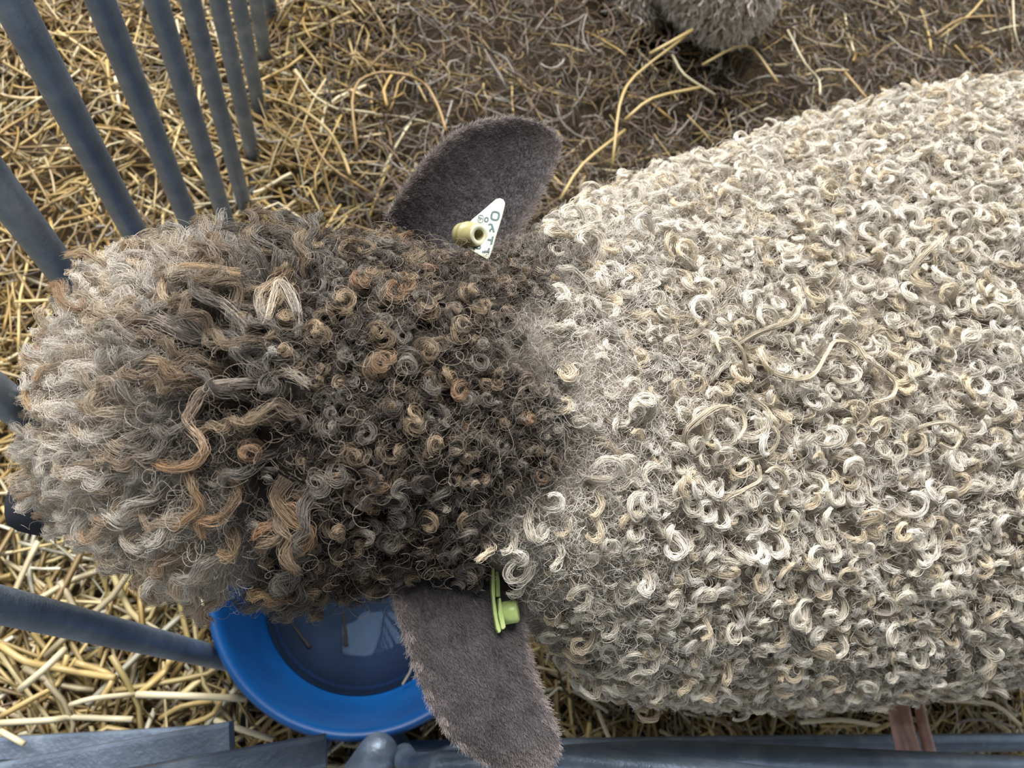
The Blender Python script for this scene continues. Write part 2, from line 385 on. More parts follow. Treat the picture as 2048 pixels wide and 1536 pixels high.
def bit(name, pts, r, mat, label, cat, group=None, col=None):
    V, Fc = tube(pts, r, 8)
    o = mesh_obj(name, V, Fc, mat, col=None if col is None else np.tile(col, (len(V), 1)))
    return tag(o, label, cat, group)
bit('straw_piece', [at(828, 1318, .10), at(820, 1345, .085), at(806, 1368, .075)], 0.0016, M_STRAW, 'pale straw piece stuck inside the blue bucket wall beside the ear', 'straw', col=(.55, .48, .33))
for (a, b_, c), lab in zip((((575, 1235), (600, 1270), (618, 1293)), ((685, 1215), (690, 1255), (692, 1290)), ((540, 1370), (580, 1375), (620, 1374))), ('slanting dark twig in the bucket water under the brown forelock', 'dark twig in the bucket water beside the hanging ear', 'dark twig floating by the lower inner wall of the blue bucket')):
    bit('twig', [at(*a, .049), at(*b_, .049), at(*c, .0495)], np.array([.001, .0022, .003]), M_TWIG, lab, 'twig', 'dark twigs in the blue bucket')
for k, (px, py) in enumerate(((735, 1448), (752, 1443), (762, 1440))):
    p = at(px, py, .05)
    th = np.linspace(0, TAU * 0.8, 9)
    bit('chaff_flake', [p + np.array([.0026 * math.cos(t + k), .0026 * math.sin(t + k), .001 * math.sin(2 * t)]) for t in th], 0.0009, M_STRAW, ('leftmost', 'middle', 'rightmost')[k] + ' of three tiny pink curls inside the blue bucket rim', 'chaff', 'chaff flakes in the blue bucket', col=(.55, .38, .38))
bit('chaff_flake', [at(770, 1432, .06), at(778, 1429, .061), at(784, 1431, .06)], np.array([.001, .0024, .0012]), M_STRAW, 'brown chaff flake on the inner wall of the blue bucket', 'chaff', col=(.35, .2, .08))
bit('chaff_flake', [at(625, 1428, .05), at(640, 1421, .05), at(655, 1416, .051)], np.array([.0008, .0016, .0008]), M_STRAW, 'thin reddish chaff sliver low inside the blue bucket', 'chaff', col=(.22, .10, .06))

# ------------------------------------------------------------------ sheep body
SEC = [(-.256, .228, .495, .050, .05), (-.236, .220, .51, .086, .08), (-.195, .202, .535, .120, .114), (-.12, .182, .565, .146, .132), (-.03, .182, .58, .145, .14),
       (.05, .185, .575, .126, .14), (.12, .192, .545, .165, .155), (.20, .207, .505, .232, .19), (.30, .235, .465, .268, .23), (.42, .268, .45, .302, .25),
       (.56, .305, .445, .328, .26), (.70, .333, .445, .336, .265), (.85, .357, .44, .322, .26), (.97, .372, .44, .25, .22), (1.04, .38, .44, .13, .11)]
HEADK = 0.82
def nearer(P, k): return EYE + (np.asarray(P, float) - EYE) * k
def raise_head(S):
    out = []
    for x, y, z, ry, rz in S:
        k = HEADK + (1 - HEADK) * float(sstep(.03, .34, np.float64(x)))
        c = nearer((x, y, z), k); out.append((c[0], c[1], c[2], ry * k, rz * k))
    return out
def hz(z): return H - (H - z) * HEADK       # height of a head point after raising the head
def loft(S, n=40, m=90, shrink=0.0):
    S = np.array(S); t = np.r_[0, np.cumsum(np.linalg.norm(np.diff(S[:, :3], axis=0), axis=1))]
    tt = np.linspace(0, t[-1], m)
    C = np.stack([np.interp(tt, t, S[:, k]) for k in range(5)], 1)
    for _ in range(3): C[1:-1] = (C[:-2] + 2 * C[1:-1] + C[2:]) / 4
    C[:, 3:] = np.maximum(C[:, 3:] - shrink, 0.01)
    a = np.linspace(0, TAU, n, endpoint=False)
    P = np.stack([np.repeat(C[:, :1], n, 1), C[:, 1:2] + C[:, 3:4] * np.cos(a), C[:, 2:3] + C[:, 4:5] * np.sin(a)], -1)
    V = P.reshape(-1, 3)
    Fc = [(i * n + j, i * n + (j + 1) % n, (i + 1) * n + (j + 1) % n, (i + 1) * n + j) for i in range(m - 1) for j in range(n)]
    Fc += [tuple(range(n - 1, -1, -1)), tuple((m - 1) * n + j for j in range(n))]
    return V, Fc
def fuse(name, pieces, voxel, mat, parent, smooth_iter=6):
    """several closed pieces -> one continuous surface"""
    V, Fc = [], []
    for v, f_ in pieces:
        b0 = len(V); V += [tuple(p) for p in v]; Fc += [tuple(i + b0 for i in q) for q in f_]
    tmp = mesh_obj(name + '_tmp', V, Fc, mat)
    m = tmp.modifiers.new('r', 'REMESH'); m.mode = 'VOXEL'; m.voxel_size = voxel
    m = tmp.modifiers.new('s', 'SMOOTH'); m.iterations = smooth_iter; m.factor = 0.5
    dg = bpy.context.evaluated_depsgraph_get()
    me = bpy.data.meshes.new_from_object(tmp.evaluated_get(dg))
    me.name = name; me.shade_smooth()
    me.materials.clear(); me.materials.append(mat)
    old = tmp.data; bpy.data.objects.remove(tmp); bpy.data.meshes.remove(old)
    return link(bpy.data.objects.new(name, me), parent)
def blob(c, rx, ry=None, rz=None, n=20):
    ry = ry or rx; rz = rz or rx
    V, Fc = lathe([(math.sin(math.pi * max(i, .02) / n if i < n else math.pi * (n - .02) / n), -math.cos(math.pi * i / n)) for i in range(n + 1)], 24)
    V = [(c[0] + rx * x, c[1] + ry * y, c[2] + rz * z) for x, y, z in V]
    Fc += [tuple(range(23, -1, -1)), tuple(n * 24 + j for j in range(24))]
    return V, Fc
SHRINK = 0.014
nose = at(84, 1008, .53)
sheep = tag(empty('sheep'), 'curly cream sheep with dark head looking down over the blue bucket', 'sheep')
SEC = raise_head(SEC)
pieces = [loft(SEC, shrink=SHRINK), tube([nearer((-.17, .18, .50), HEADK), nearer((-.225, .172, .46), HEADK), (nose[0] + .01, nose[1], nose[2])], [.07, .047, .027], 20), blob(nose, .029, .028, .026)]
for (lx, ly) in ((.24, .13), (.24, .34), (.84, .27), (.84, .47)):
    pieces.append(tube([(lx, ly, .36), (lx - .01, ly, .26), (lx + .005, ly, .15), (lx, ly, .05), (lx - .012, ly, .022)], [.065, .045, .026, .021, .027], 16))
body = fuse('body', pieces, 0.011, M_SKIN, sheep)
nv = len(body.data.vertices)
bv = np.empty(nv * 3, np.float32); body.data.vertices.foreach_get('co', bv); bv = bv.reshape(-1, 3).astype(float)

# ------------------------------------------------------------------ fleece colour, in the animal's own coat pattern
def coat(P):
    """zone weights of the coat at points P: cream fleece, pale front locks, dark parting, light collar"""
    u, v = proj(P)
    wob = 40 * np.sin(v / 63.0) + 26 * np.sin(v / 29.0 + u / 80.0)
    edge = 1080 + wob - 70 * np.exp(-((v - 1120) / 130) ** 2) - 60 * np.exp(-((v - 430) / 80) ** 2)
    cream = sstep(-70, 130, u - edge)
    d = np.hypot((u - 620) / 1.0, (v - 800) / 0.95)
    pale = sstep(170, 470, d) * (1 - sstep(430, 620, u)) * (1 - 0.85 * (1 - sstep(430, 560, v)) * sstep(250, 380, u)) * (1 - 0.55 * sstep(400, 540, u))
    part = 1.25 * np.exp(-((u - (566 - 0.13 * (v - 760))) / 74) ** 2) * sstep(720, 830, v) + 1.0 * np.exp(-(((u - 545) / 75) ** 2 + ((v - 500) / 60) ** 2))
    return cream, np.clip(pale, 0, 1), np.clip(part, 0, 1), u, v
C_CREAM = np.array((.85, .80, .69)); C_CREAMR = np.array((.40, .345, .275))
C_GREY = np.array((.47, .42, .36)); C_DARK = np.array((.035, .028, .024)); C_BROWN = np.array((.30, .19, .115)); C_TAN = np.array((.56, .42, .27))
cr, pa, pt, uu, vv = coat(bv)
base = C_DARK * (1.1 - .6 * pt[:, None]) + (np.array((.32, .275, .22)) - C_DARK) * cr[:, None] + (np.array((.30, .28, .26)) - C_DARK) * (pa * (1 - cr))[:, None]
face = (bv[:, 2] < .24) | ((np.linalg.norm(bv - nose, axis=1) < .042))
base[face] = (.03, .033, .042)
a = body.data.color_attributes.new('col', 'FLOAT_COLOR', 'POINT')
a.data.foreach_set('color', np.c_[base, np.ones(nv)].astype(np.float32).ravel())

# ------------------------------------------------------------------ root points on the body
def surface(o):
    me = o.data; me.calc_loop_triangles()
    n = len(me.vertices); v = np.empty(n * 3, np.float32); me.vertices.foreach_get('co', v); v = v.reshape(-1, 3).astype(float)
    nn = np.empty(n * 3, np.float32); me.vertices.foreach_get('normal', nn); nn = nn.reshape(-1, 3).astype(float)
    t = np.empty(len(me.loop_triangles) * 3, np.int32); me.loop_triangles.foreach_get('vertices', t)
    return v, nn, t.reshape(-1, 3)
def scatter(surf, density, mind=0.0):
    """random points on a surface, optionally thinned to a minimum spacing; returns P, N"""
    v, nn, t = surf
    A = v[t[:, 0]]; B = v[t[:, 1]]; C = v[t[:, 2]]
    ar = np.linalg.norm(np.cross(B - A, C - A), axis=1) / 2
    n = int(ar.sum() * density)
    i = rng.choice(len(t), n, p=ar / ar.sum())
    r1 = np.sqrt(rng.random(n))[:, None]; r2 = rng.random(n)[:, None]
    P = (1 - r1) * A[i] + r1 * (1 - r2) * B[i] + r1 * r2 * C[i]
    N = unit((1 - r1) * nn[t[i, 0]] + r1 * (1 - r2) * nn[t[i, 1]] + r1 * r2 * nn[t[i, 2]])
    if mind > 0:
        grid, keep = {}, []
        q = np.floor(P / mind).astype(int)
        for k in range(n):
            c = q[k]; ok = True
            for dx in (-1, 0, 1):
                for dy in (-1, 0, 1):
                    for dz in (-1, 0, 1):
                        for m in grid.get((c[0] + dx, c[1] + dy, c[2] + dz), ()):
                            e = P[k] - P[m]
                            if e[0] * e[0] + e[1] * e[1] + e[2] * e[2] < mind * mind: ok = False; break
                        if not ok: break
                    if not ok: break
                if not ok: break
            if ok: keep.append(k); grid.setdefault((c[0], c[1], c[2]), []).append(k)
        P, N = P[keep], N[keep]
    return P, N
SURF = surface(body)
def woolly(P):
    u, v = proj(P)
    bare = ((u > 905) & (u < 1015) & (v > 380) & (v < 540) & (P[:, 1] > .15)) | ((u > 965) & (u < 1040) & (v > 1095) & (v < 1280))
    return ~bare & (P[:, 2] > .27) & (np.linalg.norm(P - nose, axis=1) > .066)
def seen(P, N):
    u, v = proj(P); view = unit(EYE - P)
    return ((view * N).sum(1) > -0.3) & (u > -150) & (u < 2200) & (v > -150) & (v < 1690)

LOCKS = []          # (points (nf,K,3), radius, colour, material, size)
def emit(P, rad, col, mat, size):
    """collect locks: P (L,nf,K,3)"""
    LOCKS.append((P, rad, np.broadcast_to(col, P.shape), mat, size))
def ring_locks(P, N, nf, K, col0, col1, rmin, rmax, turns, rise, thick, frizz, frad, mat, flow=None, lay=0.75):
    L = len(P)
    fl = flow if flow is not None else perp(N, np.array([0.55, 0, 0]) + (P - np.array([0, 1, 0]) * 0 - np.c_[P[:, 0], np.interp(P[:, 0], [-.3, 1.0], [.19, .37]), P[:, 2]]) * np.array([0, 1.8, 0]) + np.array([0, 0, -.25]) + rng.normal(0, .35, (L, 3)))
    bb = np.cross(N, fl)
    # curl plane: e1 along the flow, e2 sideways lifted out of the surface by a random tilt
    tilt = rng.normal(0, 1 - lay, L)[:, None] * 1.3
    side = np.where(rng.random(L) < 0.5, 1.0, -1.0)[:, None]
    e1 = unit(fl + N * rng.normal(0.1, .25, L)[:, None]); e2 = unit(side * bb * np.cos(tilt) + N * np.sin(np.abs(tilt)))
    e2 = unit(e2 - (e1 * e2).sum(1, keepdims=True) * e1)
    e3 = np.cross(e1, e2); e3 = e3 * np.sign((e3 * N).sum(1, keepdims=True) + 1e-9)
    s = np.linspace(0, 1, K)[None]
    r = rng.uniform(rmin, rmax, L)[:, None]; tr = rng.uniform(*turns, L)[:, None]
    th = TAU * tr * s
    rr = r * (1 - 0.35 * s)
    h = rng.uniform(*rise, L)[:, None]
    # start stretched, then curl round
    C = (P[:, None] + e1[:, None] * (rr * np.sin(th))[..., None] + e2[:, None] * (r - rr * np.cos(th))[..., None]
         + N[:, None] * (h * np.minimum(s * 2.4, 1) ** 0.8)[..., None] + e3[:, None] * (0.45 * r * tr * (s - .2))[..., None])
    prof = np.interp(np.linspace(0, 1, K), [0, .2, .5, .8, .93, 1], [.9, 1.2, 1.05, .7, .4, .12])
    Pf, rad = fibres(C, nf, thick * rng.uniform(.75, 1.25, L), prof, frizz, frad)
    sc = np.interp(np.linspace(0, 1, K), [0, .35, .75, 1], [0, .55, 1, 1])[None, None, :, None]
    c = col0[:, None, None] * (1 - sc) + col1[:, None, None] * sc
    c = c * rng.uniform(.82, 1.12, (L, nf, 1, 1))
    emit(Pf, rad, c, mat, r[:, 0] * thick)
def wave_locks(P, N, flow, Ln, amp, cyc, nf, K, col0, col1, thick, frizz, frad, mat, lift=.012, helix=.6):
    L = len(P)
    fl = perp(N, flow); bb = np.cross(N, fl)
    s = np.linspace(0, 1, K)[None]
    ph = rng.random((L, 1)) * TAU
    w = TAU * cyc[:, None] * s ** 1.1 + .9 * np.sin(TAU * rng.uniform(.5, 1.3, (L, 1)) * s + rng.random((L, 1)) * TAU)
    am = amp[:, None] * np.minimum(s * 3, 1) * (1 - .15 * s)
    side = np.where(rng.random(L) < .5, 1.0, -1.0)[:, None]
    hh = rng.uniform(.6, 1.3, L)[:, None] * lift
    # follow the curvature of the head: sink with distance
    C = (P[:, None] + fl[:, None] * (Ln[:, None] * s)[..., None] + bb[:, None] * (side * am * (np.sin(w + ph) - np.sin(ph)))[..., None]
         + N[:, None] * (hh * np.sin(np.pi * np.minimum(s * 1.0, 1) * .62) + helix * am * (np.cos(w + ph) - np.cos(ph)) * .6 - (Ln[:, None] * s) ** 2 / .21)[..., None])
    prof = np.interp(np.linspace(0, 1, K), [0, .2, .7, .92, 1], [1.5, 1.15, .85, .5, .2])
    Pf, rad = fibres(C, nf, thick * rng.uniform(.7, 1.3, L), prof, frizz, frad)
    sc = np.interp(np.linspace(0, 1, K), [0, .3, .8, 1], [0, .5, 1, 1])[None, None, :, None]
    c = (col0[:, None, None] * (1 - sc) + col1[:, None, None] * sc) * rng.uniform(.75, 1.2, (L, nf, 1, 1))
    emit(Pf, rad, c, mat, Ln * thick)
def coil_locks(P, N, nf, K, col0, col1, r0, turns, length, thick, frizz, frad, mat, lean=.5):
    L = len(P)
    ax = unit(N + rng.normal(0, lean, (L, 3)))
    e1 = perp(ax, rng.normal(size=(L, 3))); e2 = np.cross(ax, e1)
    s = np.linspace(0, 1, K)[None]
    tr = rng.uniform(*turns, L)[:, None]; ln = rng.uniform(*length, L)[:, None]
    r = rng.uniform(*r0, L)[:, None] * np.sin(np.pi * np.clip(.18 + .74 * s, 0, 1)) ** .8
    th = TAU * tr * s * np.where(rng.random(L) < .5, 1, -1)[:, None]
    C = P[:, None] + ax[:, None] * (ln * s ** .8)[..., None] + e1[:, None] * (r * np.cos(th) - r[:, :1])[..., None] + e2[:, None] * (r * np.sin(th))[..., None]
    prof = np.interp(np.linspace(0, 1, K), [0, .5, .9, 1], [1.3, 1.0, .8, .4])
    Pf, rad = fibres(C, nf, thick * rng.uniform(.7, 1.3, L), prof, frizz, frad)
    sc = np.interp(np.linspace(0, 1, K), [0, .3, .85, 1], [0, .35, 1, 1])[None, None, :, None]
    c = (col0[:, None, None] * (1 - sc) + col1[:, None, None] * sc) * rng.uniform(.75, 1.2, (L, nf, 1, 1))
    emit(Pf, rad, c, mat, ln[:, 0] * thick * 1.5)

# --- body curls
P, N = scatter(SURF, 40000, 0.0060)
ok = woolly(P); P, N = P[ok], N[ok]
cr, pa, pt, uu, vv = coat(P)
vis = seen(P, N)
bodyc = (rng.random(len(P)) < cr * 1.1 * (1 - .55 * (1 - sstep(1180, 1380, uu)) * sstep(560, 700, vv) * (1 - sstep(1100, 1250, vv)))) & (cr > .3)
B_ = bodyc & vis
PB, NB, crB = P[B_], N[B_], cr[B_]; n = len(PB)
lev = rng.random(n)
def creams(n, lo, hi):
    m = rng.random((n, 1))
    c = C_CREAM * rng.uniform(lo, hi, (n, 1))
    return c * np.where(m > .78, np.array((.93, .85, .73)), np.where(m < .25, np.array((1.04, 1.06, 1.12)), np.ones(3)))
def greys(n): return C_CREAMR * rng.uniform(.7, 1.35, (n, 1))
q = lev < .30      # large open crescents on top
ring_locks(PB[q], NB[q], 28, 17, greys(q.sum()), creams(q.sum(), .82, 1.18), .0056, .0108, (.42, .98), (.006, .015), .0018, .0010, .00016, M_WOOL)
q = (lev >= .30) & (lev < .68)
ring_locks(PB[q], NB[q], 24, 15, greys(q.sum()), creams(q.sum(), .70, 1.08), .0038, .0070, (.5, 1.15), (.003, .011), .0014, .0009, .00016, M_WOOL)
q = lev >= .68     # wavy locks lying under the crescents
m = q.sum()
fl = perp(NB[q], np.array([.5, 0, -.3]) + rng.normal(0, .7, (m, 3)))
wave_locks(PB[q], NB[q], fl, rng.uniform(.014, .028, m), rng.uniform(.0016, .0038, m), rng.uniform(.8, 1.7, m), 30, 14, greys(m), creams(m, .6, 1.0), .0024, .0011, .00016, M_WOOL, lift=.010, helix=.4)
k = (~vis) & (cr > .4) & (rng.random(len(P)) < .75); n = k.sum()
ring_locks(P[k], N[k], 9, 12, np.tile(C_CREAMR, (n, 1)), C_CREAM * rng.uniform(.7, 1.1, (n, 1)), .006, .011, (.8, 1.4), (.004, .014), .0024, .0006, .0005, M_WOOL)

# --- tight coils on the crown and nape
P, N = scatter(SURF, 60000, 0.0050)
ok = woolly(P); P, N = P[ok], N[ok]
cr, pa, pt, uu, vv = coat(P)
k = (uu > 500) & (rng.random(len(P)) > cr * 1.4) & (cr < .8) & (rng.random(len(P)) > .85 * pt) & (uu < 1400)
P, N, cr, pt = P[k], N[k], cr[k], pt[k]; vis = seen(P, N); uk, vk = uu[k], vv[k]
n = len(P)
pick = rng.random((n, 1))
tip = np.where(pick < .36, C_TAN * .55, np.where(pick < .42, C_BROWN * 1.1, np.where(pick < .74, C_GREY * .45, C_DARK * 2.2)))
tip = tip * rng.uniform(.6, 1.25, (n, 1))
grey = (sstep(800, 1050, uk) * .5 + cr * .6)[:, None] * (rng.random((n, 1)) < .65)
tip = tip * (1 - grey) + np.array((.40, .36, .31)) * grey
root = C_DARK * rng.uniform(.7, 1.5, (n, 1)) + cr[:, None] * .12
large = vis & (rng.random(n) < .42 * (1 - sstep(850, 1050, uk)))
coil_locks(P[large], N[large], 30, 24, root[large], tip[large] * 1.1, (.0036, .0060), (1.2, 2.3), (.009, .018), .0015, .0011, .00013, M_HEADWOOL, lean=.45)
q = vis & ~large & (rng.random(n) < .8)
coil_locks(P[q], N[q], 20, 20, root[q], tip[q], (.0018, .0036), (1.2, 2.6), (.006, .014), .0010, .0009, .00013, M_HEADWOOL)
q = ~vis & (rng.random(n) < .5)
coil_locks(P[q], N[q], 8, 14, root[q], tip[q], (.003, .0055), (1.3, 2.4), (.008, .016), .002, .0006, .0004, M_HEADWOOL)

# --- long wavy locks on the forehead, combed outwards from the crown
P, N = scatter(SURF, 30000, 0.0078)
ok = woolly(P); P, N = P[ok], N[ok]
cr, pa, pt, uu, vv = coat(P)
CROWN = at(610, 790, .79)
k = (uu < 640) & (rng.random(len(P)) > .85 * pt) & (P[:, 0] < .03)
P, N, pa, pt = P[k], N[k], pa[k], pt[k]; uk, vk = uu[k], vv[k]
n = len(P); vis = seen(P, N)
flow = unit((P - CROWN) * np.array([1, 1, .6]) + np.array([-.03, 0, -.01])) + rng.normal(0, .30, (n, 3))
pick = rng.random((n, 1)); pw = pa[:, None]
tipd = np.where(pick < .22, C_BROWN * .7, np.where(pick < .55, C_TAN * .5, C_GREY * .42))
tipp = np.where(pick < .33, np.array((.74, .62, .47)), np.where(pick < .43, np.array((.52, .37, .24)), np.array((.84, .78, .69))))
tip = (tipd * (1 - pw) + tipp * pw) * rng.uniform(.7, 1.15, (n, 1))
root = C_DARK * 1.5 * (1 - pw) + np.array((.62, .55, .46)) * pw
dn_ = np.linalg.norm(P - nose, axis=1)
Ln = rng.uniform(.022, .048, n) * np.clip((dn_ - .05) / .06, .2, 1) * (.42 + .58 * sstep(180, 430, uk)); amp = rng.uniform(.0018, .0046, n); cyc = Ln / rng.uniform(.013, .026, n)
q = vis
wave_locks(P[q], N[q], flow[q], Ln[q], amp[q], cyc[q], 40, 24, root[q], tip[q], .0020, .0016, .00012, M_HEADWOOL, lift=.019)
q = ~vis & (rng.random(n) < .6)
wave_locks(P[q], N[q], flow[q], Ln[q], amp[q], cyc[q], 12, 16, root[q], tip[q], .003, .0011, .0004, M_HEADWOOL)

# --- frizz between the locks
P, N = scatter(SURF, 170000)
ok = woolly(P) & seen(P, N); P, N = P[ok], N[ok]
cr, pa, pt, uu, vv = coat(P)
collar = cr * (1 - sstep(1250, 1420, uu))
k = rng.random(len(P)) < np.where(cr > .6, .28 + .75 * collar, 1.0 - .15 * pa) * (1 - .75 * pt); P, N, cr, pa, pt = P[k], N[k], cr[k], pa[k], pt[k]; uu = uu[k]
n = len(P); K = 9
s = np.linspace(0, 1, K)[None]
ln = rng.uniform(.005, .014, n) * (1 - .15 * pa)
d = unit(N + rng.normal(0, .75, (n, 3)))
ph = rng.random((n, 3, 1)) * TAU; fr = rng.uniform(.5, 1.7, (n, 3, 1))
Pz = P[:, None] + d[:, None] * (ln[:, None] * s)[..., None] + (.0032 * (np.sin(fr * TAU * s[:, None] + ph) - np.sin(ph))).transpose(0, 2, 1)
c = (np.array((.075, .063, .052)) * rng.uniform(.35, 2.3, (n, 1)) * ((1 - cr) * (1 - pa))[:, None] + np.array((.74, .70, .64)) * cr[:, None] * rng.uniform(.6, 1.2, (n, 1))
     + np.array((.86, .79, .69)) * (pa * (1 - cr))[:, None] * rng.uniform(.6, 1.2, (n, 1)))
o = make_curves('wool_frizz', Pz, .00010 * np.ones((n, K)), c[:, None], M_FRIZZ, sheep); o['kind'] = 'stuff'

# --- loose single fibres curling out of the coat
P, N = scatter(SURF, 34000)
ok = woolly(P) & seen(P, N); P, N = P[ok], N[ok]
cr, pa, pt, uu, vv = coat(P)
k = rng.random(len(P)) < np.where(cr > .6, .3, .3 + .3 * pa) * (1 - .5 * pt); P, N, cr, pa = P[k], N[k], cr[k], pa[k]
n = len(P); K = 22
s = np.linspace(0, 1, K)[None]
fl = perp(N, rng.normal(size=(n, 3))); bb = np.cross(N, fl)
rr = rng.uniform(.0015, .0045, n)[:, None]; tw = TAU * rng.uniform(.6, 2.2, n)[:, None]; ph = rng.random((n, 1)) * TAU
ln = rng.uniform(.006, .022, n)[:, None]; e2 = unit(bb + N * rng.normal(0, .8, (n, 1)))
Pz = (P + N * .004)[:, None] + fl[:, None] * (ln * s + rr * (np.cos(tw * s + ph) - np.cos(ph)))[..., None] + e2[:, None] * (rr * (np.sin(tw * s + ph) - np.sin(ph)))[..., None] + N[:, None] * (rng.uniform(.006, .016, (n, 1)) * np.sin(np.pi * .6 * s))[..., None]
c = np.array((.25, .205, .165)) * rng.uniform(.4, 1.7, (n, 1)) * ((1 - cr) * (1 - pa))[:, None] + np.array((.85, .80, .70)) * np.clip(cr + pa, 0, 1)[:, None] * rng.uniform(.6, 1.1, (n, 1))
o = make_curves('loose_fibre', Pz, .00008 * np.ones((n, K)), c[:, None], M_FRIZZ, sheep); o['kind'] = 'stuff'

# --- single long locks that stand out on the head and back
from mathutils.bvhtree import BVHTree
TREE = BVHTree.FromPolygons([tuple(x) for x in SURF[0]], [tuple(x) for x in SURF[2]])
def on_wool(px, py, lift):
    d = R @ np.array([(px - 1024) / F, -(py - 768) / F, -1.0]); d /= np.linalg.norm(d)
    loc, nor, _, _ = TREE.ray_cast(Vector(EYE), Vector(d))
    if loc is None: return None
    return np.array(loc) + np.array(nor) * lift
HERO = []
def hero(pts, sc, ox, oy, c0, c1, thick=.0024, nf=55, K=44, lift=(.004, .013), frizz=.0017, frad=.00011):
    pp = [(x / sc + ox, y / sc + oy) for x, y in pts]
    W = []
    for i, (x, y) in enumerate(pp):
        q = on_wool(x, y, lift[0] + (lift[1] - lift[0]) * min(1, i / 2.0))
        W.append(q)
    hit = [i for i, q in enumerate(W) if q is not None]
    if not hit: return
    for i, q in enumerate(W):
        if q is None:
            j = min(hit, key=lambda h_: abs(h_ - i)); W[i] = at(*pp[i], W[j][2])
    W = np.array(W)
    t = np.arange(len(W)); tt = np.linspace(0, len(W) - 1, K)
    C = np.empty((K, 3))                       # Catmull-Rom through the points
    for j, x in enumerate(tt):
        i = min(int(x), len(W) - 2); f_ = x - i
        p0, p1, p2, p3 = W[max(i - 1, 0)], W[i], W[i + 1], W[min(i + 2, len(W) - 1)]
        C[j] = .5 * (2 * p1 + (p2 - p0) * f_ + (2 * p0 - 5 * p1 + 4 * p2 - p3) * f_ ** 2 + (3 * p1 - p0 - 3 * p2 + p3) * f_ ** 3)
    prof = np.interp(np.linspace(0, 1, K), [0, .15, .6, .9, 1], [2.0, 1.3, .85, .5, .2])
    Pf, rad = fibres(C[None], nf, [thick * .72], prof, [frizz], frad)
    g = np.linspace(0, 1, K)[None, :, None]
    c = (np.array(c0) * (1 - g) + np.array(c1) * g) * rng.uniform(.75, 1.2, (nf, 1, 1))
    make_curves('wool_lock', Pf[0], rad[0], c, M_HEADWOOL, sheep)
TAN, BRN, PALE = (.60, .43, .25), (.40, .22, .11), (.72, .62, .47)
GRY, DRK = (.34, .31, .28), (.10, .08, .06)
A = (2.926, 0, 450)
hero([(1450, 720), (1470, 640), (1400, 570), (1300, 520), (1200, 495), (1120, 550), (1060, 530), (1045, 450), (1090, 370), (1200, 345), (1350, 375), (1450, 385)], *A, GRY, TAN, .0019)
hero([(1300, 700), (1180, 690), (1090, 660), (1020, 620), (920, 610), (850, 640), (720, 610), (640, 570), (620, 510), (500, 490), (400, 480), (350, 430), (330, 350), (280, 370)], *A, GRY, (.50, .31, .17), .0030, 80)
hero([(1580, 930), (1450, 950), (1300, 990), (1240, 1060), (1190, 1140), (1250, 1230), (1270, 1310), (1220, 1370), (1100, 1390), (1030, 1370)], *A, GRY, (.54, .33, .17), .0022)
hero([(870, 1170), (810, 1060), (800, 960), (850, 880), (950, 830), (1060, 840), (1140, 900), (1180, 1000)], *A, GRY, TAN, .0016, 40)
hero([(640, 860), (540, 800), (500, 860), (400, 890), (330, 940), (290, 960), (200, 940), (150, 1000), (190, 1065), (280, 1040)], *A, (.5, .44, .36), (.62, .42, .22), .0022)
hero([(850, 290), (760, 270), (650, 240), (560, 200), (480, 160), (380, 180)], *A, GRY, (.62, .45, .27), .0026)
hero([(950, 1180), (850, 1240), (750, 1290), (720, 1350), (620, 1370), (560, 1420)], *A, GRY, (.60, .47, .33), .0024)
hero([(560, 1120), (470, 1120), (420, 1190), (440, 1280), (380, 1290), (310, 1330), (290, 1440)], *A, (.45, .38, .3), (.74, .62, .42), .0020)
hero([(1680, 330), (1690, 400), (1640, 450), (1580, 500), (1580, 580), (1620, 640)], *A, TAN, GRY, .0022)
hero([(1760, 680), (1750, 540), (1690, 440), (1640, 500), (1610, 640)], *A, GRY, PALE, .0020)
hero([(1580, 940), (1520, 860), (1450, 790), (1440, 770)], *A, DRK, (.5, .47, .43), .0026)
hero([(1590, 930), (1600, 830), (1640, 790), (1650, 780)], *A, DRK, (.55, .52, .48), .0026)
hero([(1590, 940), (1680, 890), (1760, 910), (1830, 960)], *A, DRK, (.42, .36, .29), .0016)
A = (2.4157, 0, 900)
hero([(1400, 130), (1360, 200), (1440, 280), (1510, 320), (1490, 390), (1410, 420), (1440, 490)], *A, DRK, (.58, .36, .19), .0034, 90)
hero([(700, 200), (640, 230), (600, 310), (530, 330), (500, 400), (460, 430), (490, 480), (540, 450)], *A, GRY, (.66, .46, .26), .0026)
hero([(1010, 0), (970, 80), (1000, 150), (1030, 220), (980, 270), (920, 320)], *A, DRK, (.55, .36, .2), .0016)
hero([(1350, 600), (1330, 660), (1260, 700), (1230, 680), (1240, 610), (1290, 590), (1340, 620)], *A, (.2, .13, .08), (.62, .44, .24), .0018)
hero([(1440, 310), (1360, 310), (1290, 320), (1270, 350)], *A, DRK, (.46, .27, .14), .0028)
hero([(1080, 80), (1180, 160), (1170, 220), (1110, 270), (1030, 290), (1040, 350)], *A, DRK, (.48, .30, .17), .0024)
hero([(1130, 350), (1160, 370), (1170, 420), (1130, 430), (1120, 400)], *A, DRK, (.6, .42, .24), .0016)
A = (2.926, 1250, 500)
CW = (.85, .76, .58)
